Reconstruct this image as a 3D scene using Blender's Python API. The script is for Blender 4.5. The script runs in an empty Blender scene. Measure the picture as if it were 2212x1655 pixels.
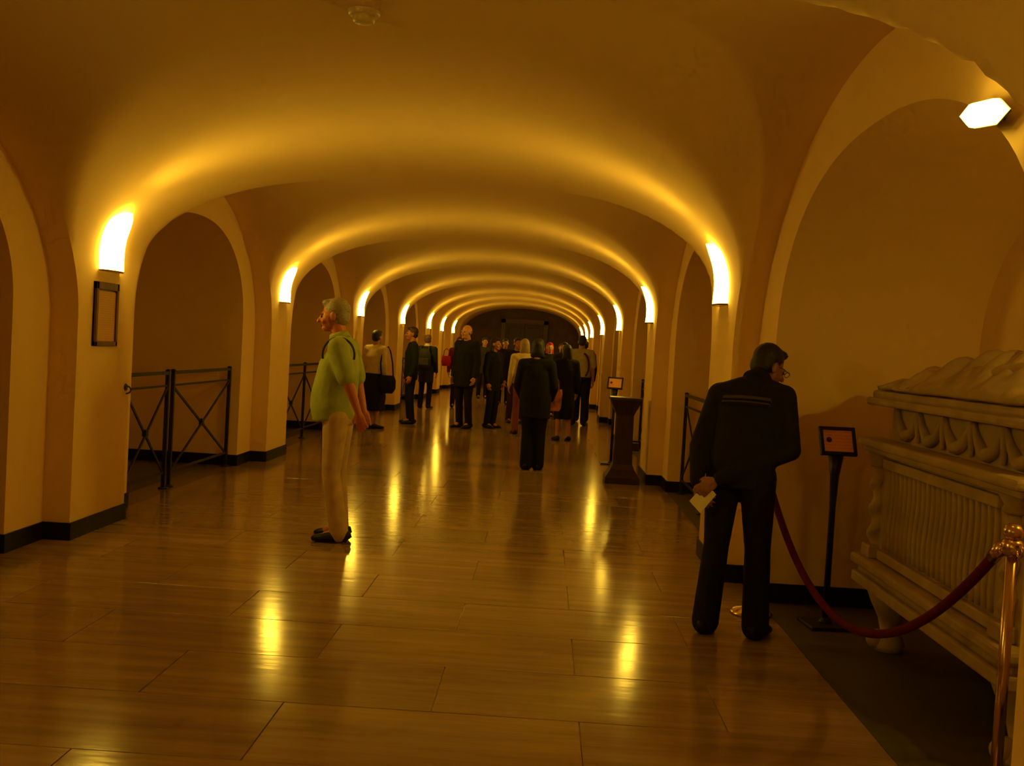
import bpy, bmesh, math, random
from mathutils import Vector, Matrix, Euler
random.seed(7)
PI = math.pi
SC = bpy.context.scene
COL = SC.collection

# ------------------------------------------------------------------ camera
YAW, PITCH, ROLL, FPX = 0.0305, -0.034, 0.0568, 2230.0
fw = Vector((-math.sin(YAW)*math.cos(PITCH), math.cos(YAW)*math.cos(PITCH), math.sin(PITCH)))
rt = fw.cross(Vector((0, 0, 1))).normalized()
up = rt.cross(fw)
r2 = rt*math.cos(ROLL) + up*math.sin(ROLL)
u2 = up*math.cos(ROLL) - rt*math.sin(ROLL)
cam_d = bpy.data.cameras.new('camera')
cam_d.sensor_width = 36.0
cam_d.lens = FPX/2212.0*36.0
cam_d.clip_end = 200
cam_d.clip_start = 0.05
cam = bpy.data.objects.new('camera', cam_d)
COL.objects.link(cam)
cam.matrix_world = Matrix(((r2.x, u2.x, -fw.x, 0), (r2.y, u2.y, -fw.y, 0), (r2.z, u2.z, -fw.z, 1.5), (0, 0, 0, 1)))
SC.camera = cam

# ------------------------------------------------------------------ world, exposure, lamp colours
world = bpy.data.worlds.new('world')
SC.world = world
world.use_nodes = True
world.node_tree.nodes['Background'].inputs[0].default_value = (0.0, 0.0, 0.0, 1)
world.node_tree.nodes['Background'].inputs[1].default_value = 0.0
vs = SC.view_settings
vs.view_transform = 'Standard'
vs.look = 'None'
vs.gamma = 1.0
vs.exposure = 0.0
vs.use_curve_mapping = False
SC.cycles.max_bounces = 7
SC.cycles.diffuse_bounces = 6
SC.cycles.glossy_bounces = 3
SC.cycles.caustics_reflective = False
SC.cycles.caustics_refractive = False
SC.cycles.use_adaptive_sampling = True
SC.cycles.adaptive_threshold = 0.09
SC.cycles.adaptive_min_samples = 12
SC.cycles.use_light_tree = True
SC.cycles.sample_clamp_indirect = 10.0
SC.cycles.use_denoising = True
LAMP = (1.0, 0.64, 0.055)        # tungsten lamps as the camera recorded them
SHADE_STRENGTH = 29.5
UPLIGHT_W = 2.5
TOMB_W = 24.0

# ------------------------------------------------------------------ dimensions (metres; corridor runs along +Y, camera at the origin)
XL, XR = -3.21, 1.257            # pilaster faces
WL, WR = -3.40, 1.43             # wall planes behind the pilasters
XC, HB = (XL+XR)/2, (XR-XL)/2
PIERS = [-7.85, -2.75, 2.06, 7.45, 12.45, 17.58, 22.75, 27.9, 31.4, 35.2, 38.7]
PH = 0.46                        # half length of a pilaster
Y0, Y1 = -8.31, 39.9
NICHE_L, NICHE_R = 1.85, 1.25
ZS, RISE, NT = 1.98, 1.04, 2.1
SS, SRISE, SN = 1.55, 1.43, 1.9

# ------------------------------------------------------------------ materials
def principled(name, color, rough=0.6, metal=0.0, spec=0.5, noise=None, bump=None, coat=0.0, emission=None, strength=0.0, sheen=0.0):
    m = bpy.data.materials.new(name)
    m.use_nodes = True
    nt = m.node_tree
    b = nt.nodes['Principled BSDF']
    b.inputs['Base Color'].default_value = (*color, 1)
    b.inputs['Roughness'].default_value = rough
    b.inputs['Metallic'].default_value = metal
    b.inputs['Specular IOR Level'].default_value = spec
    b.inputs['Coat Weight'].default_value = coat
    b.inputs['Sheen Weight'].default_value = sheen
    if emission:
        b.inputs['Emission Color'].default_value = (*emission, 1)
        b.inputs['Emission Strength'].default_value = strength
    tc = None
    if noise or bump:
        tc = nt.nodes.new('ShaderNodeTexCoord')
    if noise:
        sc, amt, stretch = noise
        mp = nt.nodes.new('ShaderNodeMapping')
        mp.inputs['Scale'].default_value = stretch
        nt.links.new(tc.outputs['Object'], mp.inputs['Vector'])
        nz = nt.nodes.new('ShaderNodeTexNoise')
        nz.inputs['Scale'].default_value = sc
        nz.inputs['Detail'].default_value = 6
        nt.links.new(mp.outputs[0], nz.inputs['Vector'])
        rp = nt.nodes.new('ShaderNodeValToRGB')
        rp.color_ramp.elements[0].position = 0.3
        rp.color_ramp.elements[1].position = 0.7
        rp.color_ramp.elements[0].color = (*[c*(1-amt) for c in color], 1)
        rp.color_ramp.elements[1].color = (*[min(1, c*(1+amt)) for c in color], 1)
        nt.links.new(nz.outputs['Fac'], rp.inputs['Fac'])
        nt.links.new(rp.outputs['Color'], b.inputs['Base Color'])
    if bump:
        sc, dist = bump
        nb = nt.nodes.new('ShaderNodeTexNoise')
        nb.inputs['Scale'].default_value = sc
        nb.inputs['Detail'].default_value = 4
        nt.links.new(tc.outputs['Object'], nb.inputs['Vector'])
        bp = nt.nodes.new('ShaderNodeBump')
        bp.inputs['Distance'].default_value = dist
        bp.inputs['Strength'].default_value = 0.6
        nt.links.new(nb.outputs['Fac'], bp.inputs['Height'])
        nt.links.new(bp.outputs['Normal'], b.inputs['Normal'])
    return m

def marble_floor(name, c0, c1, rough0, rough1):
    """polished stone with long veins across the corridor; per-slab shift through object info"""
    m = bpy.data.materials.new(name)
    m.use_nodes = True
    nt = m.node_tree
    b = nt.nodes['Principled BSDF']
    tc = nt.nodes.new('ShaderNodeTexCoord')
    oi = nt.nodes.new('ShaderNodeObjectInfo')
    geo = nt.nodes.new('ShaderNodeNewGeometry')
    mul = nt.nodes.new('ShaderNodeMath'); mul.operation = 'MULTIPLY'; mul.inputs[1].default_value = 37.0
    nt.links.new(oi.outputs['Random'], mul.inputs[0])
    comb = nt.nodes.new('ShaderNodeCombineXYZ')
    nt.links.new(mul.outputs[0], comb.inputs[2])
    add = nt.nodes.new('ShaderNodeVectorMath'); add.operation = 'ADD'
    nt.links.new(geo.outputs['Position'], add.inputs[0])
    nt.links.new(comb.outputs[0], add.inputs[1])
    mp = nt.nodes.new('ShaderNodeMapping'); mp.inputs['Scale'].default_value = (0.7, 7.0, 1.0)
    nt.links.new(add.outputs[0], mp.inputs['Vector'])
    nz = nt.nodes.new('ShaderNodeTexNoise'); nz.inputs['Scale'].default_value = 1.6; nz.inputs['Detail'].default_value = 8
    nz.inputs['Roughness'].default_value = 0.65
    nt.links.new(mp.outputs[0], nz.inputs['Vector'])
    rp = nt.nodes.new('ShaderNodeValToRGB')
    rp.color_ramp.elements[0].position = 0.33; rp.color_ramp.elements[0].color = (*c0, 1)
    rp.color_ramp.elements[1].position = 0.68; rp.color_ramp.elements[1].color = (*c1, 1)
    nt.links.new(nz.outputs['Fac'], rp.inputs['Fac'])
    hsv = nt.nodes.new('ShaderNodeHueSaturation')
    mr = nt.nodes.new('ShaderNodeMapRange'); mr.inputs['To Min'].default_value = 0.82; mr.inputs['To Max'].default_value = 1.15
    nt.links.new(oi.outputs['Random'], mr.inputs['Value'])
    nt.links.new(mr.outputs[0], hsv.inputs['Value'])
    nt.links.new(rp.outputs['Color'], hsv.inputs['Color'])
    nt.links.new(hsv.outputs['Color'], b.inputs['Base Color'])
    rr = nt.nodes.new('ShaderNodeMapRange'); rr.inputs['To Min'].default_value = rough0; rr.inputs['To Max'].default_value = rough1
    nt.links.new(nz.outputs['Fac'], rr.inputs['Value'])
    nt.links.new(rr.outputs[0], b.inputs['Roughness'])
    nb = nt.nodes.new('ShaderNodeTexNoise'); nb.inputs['Scale'].default_value = 5.0; nb.inputs['Detail'].default_value = 2
    mp2 = nt.nodes.new('ShaderNodeMapping'); mp2.inputs['Scale'].default_value = (0.6, 3.0, 1.0)
    nt.links.new(add.outputs[0], mp2.inputs['Vector'])
    nt.links.new(mp2.outputs[0], nb.inputs['Vector'])
    bp = nt.nodes.new('ShaderNodeBump'); bp.inputs['Strength'].default_value = 0.06; bp.inputs['Distance'].default_value = 0.01
    nt.links.new(nb.outputs['Fac'], bp.inputs['Height'])
    nt.links.new(bp.outputs['Normal'], b.inputs['Normal'])
    b.inputs['Specular IOR Level'].default_value = 0.6
    return m

def paper(name, base, ink, lines, portrait=None):
    """a printed sheet: rows of illegible print given by a wave pattern"""
    m = bpy.data.materials.new(name)
    m.use_nodes = True
    nt = m.node_tree
    b = nt.nodes['Principled BSDF']
    b.inputs['Roughness'].default_value = 0.55
    tc = nt.nodes.new('ShaderNodeTexCoord')
    sep = nt.nodes.new('ShaderNodeSeparateXYZ')
    nt.links.new(tc.outputs['Generated'], sep.inputs[0])
    s = nt.nodes.new('ShaderNodeMath'); s.operation = 'MULTIPLY'; s.inputs[1].default_value = lines*2*PI
    nt.links.new(sep.outputs['Z'], s.inputs[0])
    sn = nt.nodes.new('ShaderNodeMath'); sn.operation = 'SINE'
    nt.links.new(s.outputs[0], sn.inputs[0])
    gt = nt.nodes.new('ShaderNodeMath'); gt.operation = 'GREATER_THAN'; gt.inputs[1].default_value = 0.35
    nt.links.new(sn.outputs[0], gt.inputs[0])
    nz = nt.nodes.new('ShaderNodeTexNoise'); nz.inputs['Scale'].default_value = 26.0
    nt.links.new(tc.outputs['Generated'], nz.inputs['Vector'])
    g2 = nt.nodes.new('ShaderNodeMath'); g2.operation = 'GREATER_THAN'; g2.inputs[1].default_value = 0.47
    nt.links.new(nz.outputs['Fac'], g2.inputs[0])
    mm = nt.nodes.new('ShaderNodeMath'); mm.operation = 'MULTIPLY'
    nt.links.new(gt.outputs[0], mm.inputs[0]); nt.links.new(g2.outputs[0], mm.inputs[1])
    m2 = nt.nodes.new('ShaderNodeMath'); m2.operation = 'MULTIPLY'; m2.inputs[1].default_value = 0.3
    nt.links.new(mm.outputs[0], m2.inputs[0])
    mx = nt.nodes.new('ShaderNodeMix'); mx.data_type = 'RGBA'
    mx.inputs[6].default_value = (*base, 1); mx.inputs[7].default_value = (*ink, 1)
    nt.links.new(m2.outputs[0], mx.inputs[0])
    nt.links.new(mx.outputs[2], b.inputs['Base Color'])
    return m

M = {}
M['plaster'] = principled('plaster', (0.84, 0.62, 0.30), 0.85, spec=0.15, noise=(1.4, 0.02, (1, 1, 1)))
M['floor'] = marble_floor('polished_marble', (0.25, 0.150, 0.08), (0.40, 0.255, 0.14), 0.10, 0.19)
M['chapel_floor'] = marble_floor('dark_chapel_floor', (0.05, 0.04, 0.025), (0.09, 0.07, 0.045), 0.42, 0.6)
M['threshold'] = marble_floor('threshold_stone', (0.16, 0.11, 0.07), (0.22, 0.16, 0.10), 0.2, 0.3)
M['black_marble'] = principled('black_marble', (0.009, 0.007, 0.006), 0.45, spec=0.2, noise=(6, 0.4, (1, 1, 1)))
M['lamp'] = principled('lamp_glass', (0.9, 0.85, 0.7), 0.4, emission=LAMP, strength=SHADE_STRENGTH)
M['lamp_small'] = principled('floodlight_glass', (0.9, 0.85, 0.7), 0.4, emission=LAMP, strength=19.0)
M['brass'] = principled('brass', (0.62, 0.40, 0.13), 0.24, metal=1.0)
M['iron'] = principled('black_iron', (0.018, 0.015, 0.012), 0.45, metal=0.3)
M['dark_metal'] = principled('dark_metal', (0.05, 0.045, 0.04), 0.4, metal=0.6)
M['dark_wood'] = principled('dark_wood', (0.085, 0.035, 0.015), 0.4, noise=(5, 0.35, (8, 8, 1)))
M['frame_wood'] = principled('frame_wood', (0.12, 0.04, 0.02), 0.45, noise=(9, 0.3, (6, 6, 1)))
M['notice'] = paper('notice_sheet', (0.62, 0.36, 0.16), (0.30, 0.14, 0.06), 22)
M['sign_paper'] = paper('sign_sheet', (1.0, 0.47, 0.26), (0.25, 0.08, 0.05), 7)
M['sign_ink'] = principled('sign_ink', (0.10, 0.03, 0.02), 0.6)
M['stone'] = principled('carved_stone', (0.39, 0.28, 0.16), 0.7, spec=0.2, noise=(5, 0.16, (1, 1, 1)), bump=(30.0, 0.006))
M['velvet'] = principled('red_velvet', (0.10, 0.003, 0.006), 0.85, spec=0.15, noise=(30, 0.2, (1, 1, 1)))
M['white_plastic'] = principled('fitting_plastic', (0.75, 0.66, 0.45), 0.4)
M['ped_wood'] = principled('pedestal_wood', (0.035, 0.014, 0.010), 0.35, noise=(5, 0.3, (6, 6, 1)))
M['door'] = principled('door_wood', (0.045, 0.026, 0.014), 0.5, noise=(4, 0.3, (8, 8, 1)))
M['end_wall_gloom'] = principled('end_wall_gloom', (0.10, 0.055, 0.03), 0.7, noise=(3, 0.3, (1, 1, 1)))  # dark brown stands in for the unlit space beyond the last arch
M['paper'] = principled('white_paper', (0.85, 0.78, 0.62), 0.6)
_mc = {}
def cloth(r, g, b, rough=0.85):
    k = (r, g, b, rough)
    if k not in _mc:
        _mc[k] = principled('cloth_%d' % len(_mc), (r, g, b), rough, spec=0.2, noise=(14, 0.12, (1, 1, 1)), bump=(22.0, 0.006))
    return _mc[k]
def skin(r, g, b):
    k = ('s', r, g, b)
    if k not in _mc:
        _mc[k] = principled('skin_%d' % len(_mc), (r, g, b), 0.5, noise=(10, 0.07, (1, 1, 1)))
    return _mc[k]
def hairm(r, g, b):
    k = ('h', r, g, b)
    if k not in _mc:
        _mc[k] = principled('hair_%d' % len(_mc), (r, g, b), 0.55, noise=(40, 0.35, (1, 1, 6)), bump=(80.0, 0.006))
    return _mc[k]
EYE = principled('eye', (0.03, 0.02, 0.015), 0.2)
LIP = skin(0.42, 0.14, 0.10)

# ------------------------------------------------------------------ helpers
def link(o, parent=None):
    COL.objects.link(o)
    if parent:
        o.parent = parent
    return o
def tag(o, label=None, cat=None, group=None, kind=None):
    if label: o['label'] = label
    if cat: o['category'] = cat
    if group: o['group'] = group
    if kind: o['kind'] = kind
    return o
def empty(name, loc=(0, 0, 0), rz=0.0):
    o = bpy.data.objects.new(name, None)
    o.empty_display_size = 0.1
    COL.objects.link(o)
    o.location = loc
    o.rotation_euler = (0, 0, rz)
    return o
class MB:
    def __init__(s):
        s.v = []; s.f = []; s.sm = []
    def add(s, vs_, fs, smooth=False):
        n = len(s.v)
        s.v += [tuple(p) for p in vs_]
        s.f += [tuple(i+n for i in q) for q in fs]
        s.sm += [smooth]*len(fs)
        return s
    def box(s, a, b, bev=0.0):
        x0, y0, z0 = a; x1, y1, z1 = b
        if bev <= 0:
            return s.add([(x0, y0, z0), (x1, y0, z0), (x1, y1, z0), (x0, y1, z0), (x0, y0, z1), (x1, y0, z1), (x1, y1, z1), (x0, y1, z1)],
                  [(0, 3, 2, 1), (4, 5, 6, 7), (0, 1, 5, 4), (1, 2, 6, 5), (2, 3, 7, 6), (3, 0, 4, 7)])
        bm = bmesh.new()
        bmesh.ops.create_cube(bm, size=1.0)
        bmesh.ops.scale(bm, vec=(x1-x0, y1-y0, z1-z0), verts=bm.verts)
        bmesh.ops.translate(bm, vec=((x0+x1)/2, (y0+y1)/2, (z0+z1)/2), verts=bm.verts)
        bmesh.ops.bevel(bm, geom=list(bm.edges), offset=bev, segments=2, affect='EDGES', profile=0.5)
        bm.verts.index_update()
        s.add([v.co[:] for v in bm.verts], [[v.index for v in f.verts] for f in bm.faces])
        bm.free()
        return s
    def rings(s, rings, cap=True, smooth=True, close=True):
        k = len(rings[0]); vs_ = [p for r in rings for p in r]; fs = []
        for i in range(len(rings)-1):
            for j in range(k if close else k-1):
                a = i*k+j; b = i*k+(j+1) % k
                fs.append((a, b, b+k, a+k))
        if cap:
            fs.append(tuple(reversed(range(k))))
            fs.append(tuple(range((len(rings)-1)*k, len(rings)*k)))
        return s.add(vs_, fs, smooth)
    def lathe(s, prof, c=(0, 0, 0), seg=20, smooth=True):
        rs = []
        for r, z in prof:
            rs.append([(c[0]+r*math.cos(2*PI*j/seg), c[1]+r*math.sin(2*PI*j/seg), c[2]+z) for j in range(seg)])
        return s.rings(rs, True, smooth)
    def tube(s, pts, rad, seg=10, cap=True):
        pts = [Vector(p) for p in pts]; rs = []; prev = None
        for i, p in enumerate(pts):
            t = (pts[min(i+1, len(pts)-1)]-pts[max(i-1, 0)]).normalized()
            if prev is None:
                a = t.orthogonal().normalized()
            else:
                a = (prev - t*prev.dot(t)).normalized()
            prev = a
            b = t.cross(a)
            r = rad[i] if isinstance(rad, (list, tuple)) else rad
            rs.append([tuple(p+a*(r*math.cos(2*PI*j/seg))+b*(r*math.sin(2*PI*j/seg))) for j in range(seg)])
        return s.rings(rs, cap)
    def bar(s, p0, p1, w, h, upv=(0, 0, 1)):
        p0 = Vector(p0); p1 = Vector(p1); t = (p1-p0).normalized(); u = Vector(upv)
        a = t.cross(u)
        if a.length < 1e-4: a = t.cross(Vector((1, 0, 0)))
        a.normalize(); u = a.cross(t).normalized()
        vs_ = []
        for p in (p0, p1):
            for i, j in ((-1, -1), (1, -1), (1, 1), (-1, 1)):
                vs_.append(tuple(p+a*(i*w/2)+u*(j*h/2)))
        return s.add(vs_, [(0, 1, 2, 3), (7, 6, 5, 4), (0, 4, 5, 1), (1, 5, 6, 2), (2, 6, 7, 3), (3, 7, 4, 0)])
    def ell(s, c, r, R=None, nu=14, nv=10):
        R = R or Matrix.Identity(3); c = Vector(c); vs_ = []; fs = []
        vs_.append(c+R @ Vector((0, 0, -r[2])))
        for i in range(1, nv):
            ph = -PI/2+PI*i/nv
            for j in range(nu):
                th = 2*PI*j/nu
                vs_.append(c+R @ Vector((r[0]*math.cos(ph)*math.cos(th), r[1]*math.cos(ph)*math.sin(th), r[2]*math.sin(ph))))
        vs_.append(c+R @ Vector((0, 0, r[2])))
        last = len(vs_)-1
        for j in range(nu):
            fs.append((0, 1+(j+1) % nu, 1+j))
            fs.append((last, last-nu+j, last-nu+(j+1) % nu))
        for i in range(nv-2):
            for j in range(nu):
                a = 1+i*nu+j; b = 1+i*nu+(j+1) % nu
                fs.append((a, b, b+nu, a+nu))
        return s.add(vs_, fs, True)
    def caps(s, p0, p1, r0, r1, seg=12):
        """tapered limb with rounded ends"""
        p0 = Vector(p0); p1 = Vector(p1); t = (p1-p0)
        if t.length < 1e-6: return s
        t.normalize(); a = t.orthogonal().normalized(); b = t.cross(a); rs = []
        for k in range(1, 5):
            an = -PI/2+PI/2*k/4
            rs.append((p0+t*(r0*math.sin(an)), max(r0*math.cos(an), r0*0.15)))
        for k in range(0, 4):
            an = PI/2*k/4
            rs.append((p1+t*(r1*math.sin(an)), max(r1*math.cos(an), r1*0.15)))
        rr = [[tuple(c+a*(r*math.cos(2*PI*j/seg))+b*(r*math.sin(2*PI*j/seg))) for j in range(seg)] for c, r in rs]
        return s.rings(rr)
    def loft(s, secs, right=Vector((1, 0, 0)), seg=20):
        """secs: (centre, half-width, half-depth); sections follow the path"""
        P = [Vector(q[0]) for q in secs]; rs = []
        for i, q in enumerate(secs):
            t = (P[min(i+1, len(P)-1)]-P[max(i-1, 0)]).normalized()
            r = (right-t*right.dot(t)).normalized(); f = t.cross(r)
            ring = []
            for j in range(seg):
                an = 2*PI*j/seg
                ring.append(tuple(P[i]+r*(q[1]*math.cos(an))+f*(q[2]*math.sin(an))))
            rs.append(ring)
        return s.rings(rs)
    def mesh(s, name, mat=None):
        me = bpy.data.meshes.new(name)
        me.from_pydata(s.v, [], s.f)
        for p, q in zip(me.polygons, s.sm):
            p.use_smooth = q
        if mat: me.materials.append(mat)
        me.update()
        return me
    def obj(s, name, mat=None, parent=None, loc=None):
        o = bpy.data.objects.new(name, s.mesh(name, mat))
        link(o, parent)
        if loc: o.location = loc
        return o
    def fused(s, name, mat, parent, voxel=0.012, smooth=3):
        """all shapes fused into one continuous skin"""
        tmp = bpy.data.objects.new('tmp', s.mesh('tmp'))
        COL.objects.link(tmp)
        md = tmp.modifiers.new('r', 'REMESH'); md.mode = 'VOXEL'; md.voxel_size = voxel; md.use_smooth_shade = True
        if smooth:
            ms = tmp.modifiers.new('s', 'SMOOTH'); ms.factor = 0.5; ms.iterations = smooth
        dg = bpy.context.evaluated_depsgraph_get()
        me = bpy.data.meshes.new_from_object(tmp.evaluated_get(dg))
        me.name = name
        old = tmp.data
        bpy.data.objects.remove(tmp); bpy.data.meshes.remove(old)
        me.materials.clear(); me.materials.append(mat)
        for p in me.polygons: p.use_smooth = True
        o = bpy.data.objects.new(name, me)
        return link(o, parent)

# ------------------------------------------------------------------ vault
def T(x):
    u = abs((x-XC)/HB)
    if u >= 1.0: return 1.2 if u > 1.0005 else ZS
    return ZS+RISE*(1-u**NT)**(1/NT)
def Sd(v):
    v = abs(v)
    if v >= 1: return SS
    return SS+SRISE*(1-v**SN)**(1/SN)
def smax(a, b, k=0.05):
    h = max(k-abs(a-b), 0)/k
    return max(a, b)+h*h*k*0.25
def bay(i):
    a, b = PIERS[i]+PH, PIERS[i+1]-PH
    return (a+b)/2, (b-a)/2

NXX = 64
xs = [XC+HB*math.sin(-PI/2+PI*i/NXX) for i in range(NXX+1)]
ys = []          # (y, v or None)
for i, p in enumerate(PIERS):
    for k in range(5):
        ys.append((p-PH+2*PH*k/4, None))
    if i < len(PIERS)-1:
        yc, a = bay(i)
        NB = 48
        for k in range(1, NB):
            v = math.sin(-PI/2+PI*k/NB)
            ys.append((yc+a*v, v))
ys.append((Y1, None))
mb = MB()
vv = []
for y, v in ys:
    for x in xs:
        t = T(x)
        z = t if v is None else smax(t, Sd(v))
        vv.append((x, y, z))
nx = len(xs)
ff = []
for j in range(len(ys)-1):
    for i in range(nx-1):
        a = j*nx+i
        ff.append((a, a+nx, a+nx+1, a+1))
# the webs between the pilaster faces and the wall planes, and the small cheeks above the pilasters
for i in range(len(PIERS)-1):
    yc, a = bay(i)
    NB = 48
    vs_ = [math.sin(-PI/2+PI*k/NB) for k in range(NB+1)]
    for xa, xb_ in ((XL, WL), (XR, WR)):
        web = [(xa, yc+a*v, Sd(v)) for v in vs_]+[(xb_, yc+a*v, Sd(v)) for v in vs_]
        mb.add(web, [(k, k+1, k+2+NB, k+1+NB) for k in range(NB)], True)
        cheek = [(xa, yc+a*v, Sd(v)) for v in vs_]+[(xa, yc+a*v, smax(ZS, Sd(v)) if abs(v) < 1 else ZS) for v in vs_]
        mb.add(cheek, [(k, k+1, k+2+NB, k+1+NB) for k in range(NB)], False)
mb.add(vv, ff, True)
ceiling = mb.obj('ceiling', M['plaster'])
tag(ceiling, 'low plastered groin vault running the length of the corridor', kind='structure')

# ------------------------------------------------------------------ side walls: niches behind arches, pilasters, baseboards
def opening_profile(yc, oh, n=48):
    """half-width oh, from floor up, over the arch and down again"""
    pts = [(yc-oh, 0.0), (yc-oh, 0.8)]
    zsp, r = 1.58, 1.03
    for k in range(n+1):
        an = PI-PI*k/n
        cx, sx = math.cos(an), math.sin(an)
        e = 2/2.25
        pts.append((yc+oh*math.copysign(abs(cx)**e, cx), zsp+r*abs(sx)**e))
    pts += [(yc+oh, 0.8), (yc+oh, 0.0)]
    return pts
def outer_profile(yc, a, n=48):
    pts = [(yc-a, 0.0), (yc-a, 0.8)]
    for k in range(n+1):
        an = PI-PI*k/n
        v = math.cos(an)
        pts.append((yc+a*v, Sd(v)))
    pts += [(yc+a, 0.8), (yc+a, 0.0)]
    return pts
BB_H = 0.12
for side in ('left', 'right'):
    sg = -1 if side == 'left' else 1
    xw = WL if sg < 0 else WR
    xp = XL if sg < 0 else XR
    dep = NICHE_L if sg < 0 else NICHE_R
    xb = xw+sg*dep
    root = empty('wall_'+side)
    tag(root, '%s corridor wall of arched niches between plastered pilasters' % side, kind='structure')
    bb = MB()
    def bbox(x0, y0, x1, y1):
        bb.box((min(x0, x1), min(y0, y1), 0), (max(x0, x1), max(y0, y1), BB_H))
    t = 0.014
    for i in range(len(PIERS)-1):
        yc, a = bay(i)
        oh = a-0.51
        ip = opening_profile(yc, oh); op = outer_profile(yc, a)
        n = len(ip)
        m = MB()
        ring = [(xw, p[0], p[1]) for p in op]+[(xw, p[0], p[1]) for p in ip]
        m.add(ring, [(k, k+1, k+1+n, k+n) for k in range(n-1)], False)
        o = m.obj('arch_face', M['plaster'], root)
        m = MB()
        bevel = 0.0
        m.add([(xw, p[0], p[1]) for p in ip]+[(xb, p[0], p[1]) for p in ip], [(k, k+1, k+1+n, k+n) for k in range(n-1)], True)
        back = [(xb, p[0], p[1]) for p in ip]
        m.add(back, [tuple(range(n))], False)
        o = m.obj('niche', M['plaster'], root)
        # baseboards of this bay
        bbox(xw, yc-oh-0.51, xw-sg*t, yc-oh); bbox(xw, yc+oh, xw-sg*t, yc+oh+0.51)
        bbox(xw-sg*t, yc-oh, xb, yc-oh+t); bbox(xw-sg*t, yc+oh-t, xb, yc+oh)
        bbox(xb, yc-oh, xb-sg*t, yc+oh)
    for p in PIERS:
        m = MB()
        m.box((min(xp, xw+sg*0.1), p-PH, 0), (max(xp, xw+sg*0.1), p+PH, ZS+0.06))
        m.obj('pilaster', M['plaster'], root)
        bbox(xp, p-PH-t, xp-sg*t, p+PH+t)
        bbox(xp, p-PH, xw, p-PH-t); bbox(xp, p+PH, xw, p+PH+t)
    o = bb.obj('baseboard_'+side, M['black_marble'])
    tag(o, 'low black marble skirting along the %s wall and its niches' % side, kind='structure')

# end walls
m = MB(); m.box((WL-2.2, Y1, -0.02), (WR+1.6, Y1+0.12, 3.3))
o = m.obj('wall_far', M['end_wall_gloom']); tag(o, 'wall closing the far end of the corridor, its gloom painted on', kind='structure')
m = MB(); m.box((WL-2.2, Y0-0.12, -0.02), (WR+1.6, Y0, 3.3))
o = m.obj('wall_back', M['plaster']); tag(o, 'plastered wall closing the corridor behind the viewpoint', kind='structure')
# dark double doorway in the far wall
dr = empty('door_1', (-0.85, Y1, 0)); tag(dr, 'dark wooden double door at the far end of the corridor', kind='structure')
for sx in (-1, 1):
    m = MB(); m.box((min(0, sx*0.74)+0.006, -0.05, 0.02), (max(0, sx*0.74)-0.006, -0.01, 2.45))
    leaf = m.obj('door_leaf', M['door'], dr)
    for z0, z1 in ((0.2, 1.0), (1.15, 2.3)):
        m = MB(); m.box((sx*0.37-0.25, -0.065, z0), (sx*0.37+0.25, -0.05, z1), 0.006)
        m.obj('panel', M['door'], leaf)
m = MB()
m.box((-0.9, -0.09, 0.0), (-0.74, -0.0, 2.6)); m.box((0.74, -0.09, 0), (0.9, -0.0, 2.6)); m.box((-0.9, -0.09, 2.45), (0.9, 0, 2.62))
m.obj('door_frame', M['dark_wood'], dr)

# ------------------------------------------------------------------ floor
SLAB_Y0, SLAB_ROWS, SLAB_D = 2.35, 27, 0.60
SLAB_Y1 = SLAB_Y0+SLAB_ROWS*SLAB_D
m = MB()
def quad(x0, y0, x1, y1, z): m.add([(x0, y0, z), (x1, y0, z), (x1, y1, z), (x0, y1, z)], [(0, 1, 2, 3)])
quad(WL-0.02, Y0, WR+0.02, SLAB_Y0, 0.0); quad(WL-0.02, SLAB_Y0, WR+0.02, SLAB_Y1, -0.006); quad(WL-0.02, SLAB_Y1, WR+0.02, Y1, 0.0)
floor = m.obj('floor', M['floor'])
tag(floor, 'polished brown marble corridor floor mirroring the lamps', kind='structure')
slab_w = (WR-WL)/4
gap = 0.0022
m = MB(); m.box((-slab_w/2+gap, -SLAB_D/2+gap, -0.02), (slab_w/2-gap, SLAB_D/2-gap, 0.0), 0.0012)
slab_full = m.mesh('slab', M['floor'])
m = MB(); m.box((-slab_w/4+gap, -SLAB_D/2+gap, -0.02), (slab_w/4-gap, SLAB_D/2-gap, 0.0), 0.0012)
slab_half = m.mesh('slab_half', M['floor'])
rs = random.Random(3)
for r in range(SLAB_ROWS):
    y = SLAB_Y0+(r+0.5)*SLAB_D
    if r % 2 == 0:
        cells = [(WL+(k+0.5)*slab_w, slab_full) for k in range(4)]
    else:
        cells = [(WL+slab_w/4, slab_half)]+[(WL+(k+1)*slab_w, slab_full) for k in range(3)]+[(WR-slab_w/4, slab_half)]
    for x, me in cells:
        o = bpy.data.objects.new('slab', me); link(o, floor)
        o.location = (x, y, 0.0)
        o.rotation_euler = (rs.gauss(0, 0.0011), rs.gauss(0, 0.0006), 0)
for i in range(len(PIERS)-1):
    yc, a = bay(i); oh = a-0.51
    for xw, sg, dep in ((WL, -1, NICHE_L), (WR, 1, NICHE_R)):
        m = MB()
        x0, x1 = sorted((xw+sg*0.28, xw+sg*dep)); m.box((x0, yc-oh, -0.02), (x1, yc+oh, -0.001))
        m.obj('chapel_floor', M['chapel_floor'], floor)
        x0, x1 = sorted((xw-sg*0.0, xw+sg*0.28)); m = MB(); m.box((x0, yc-oh, -0.02), (x1, yc+oh, -0.0005))
        m.obj('threshold', M['threshold'] if sg < 0 else M['chapel_floor'], floor)

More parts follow.
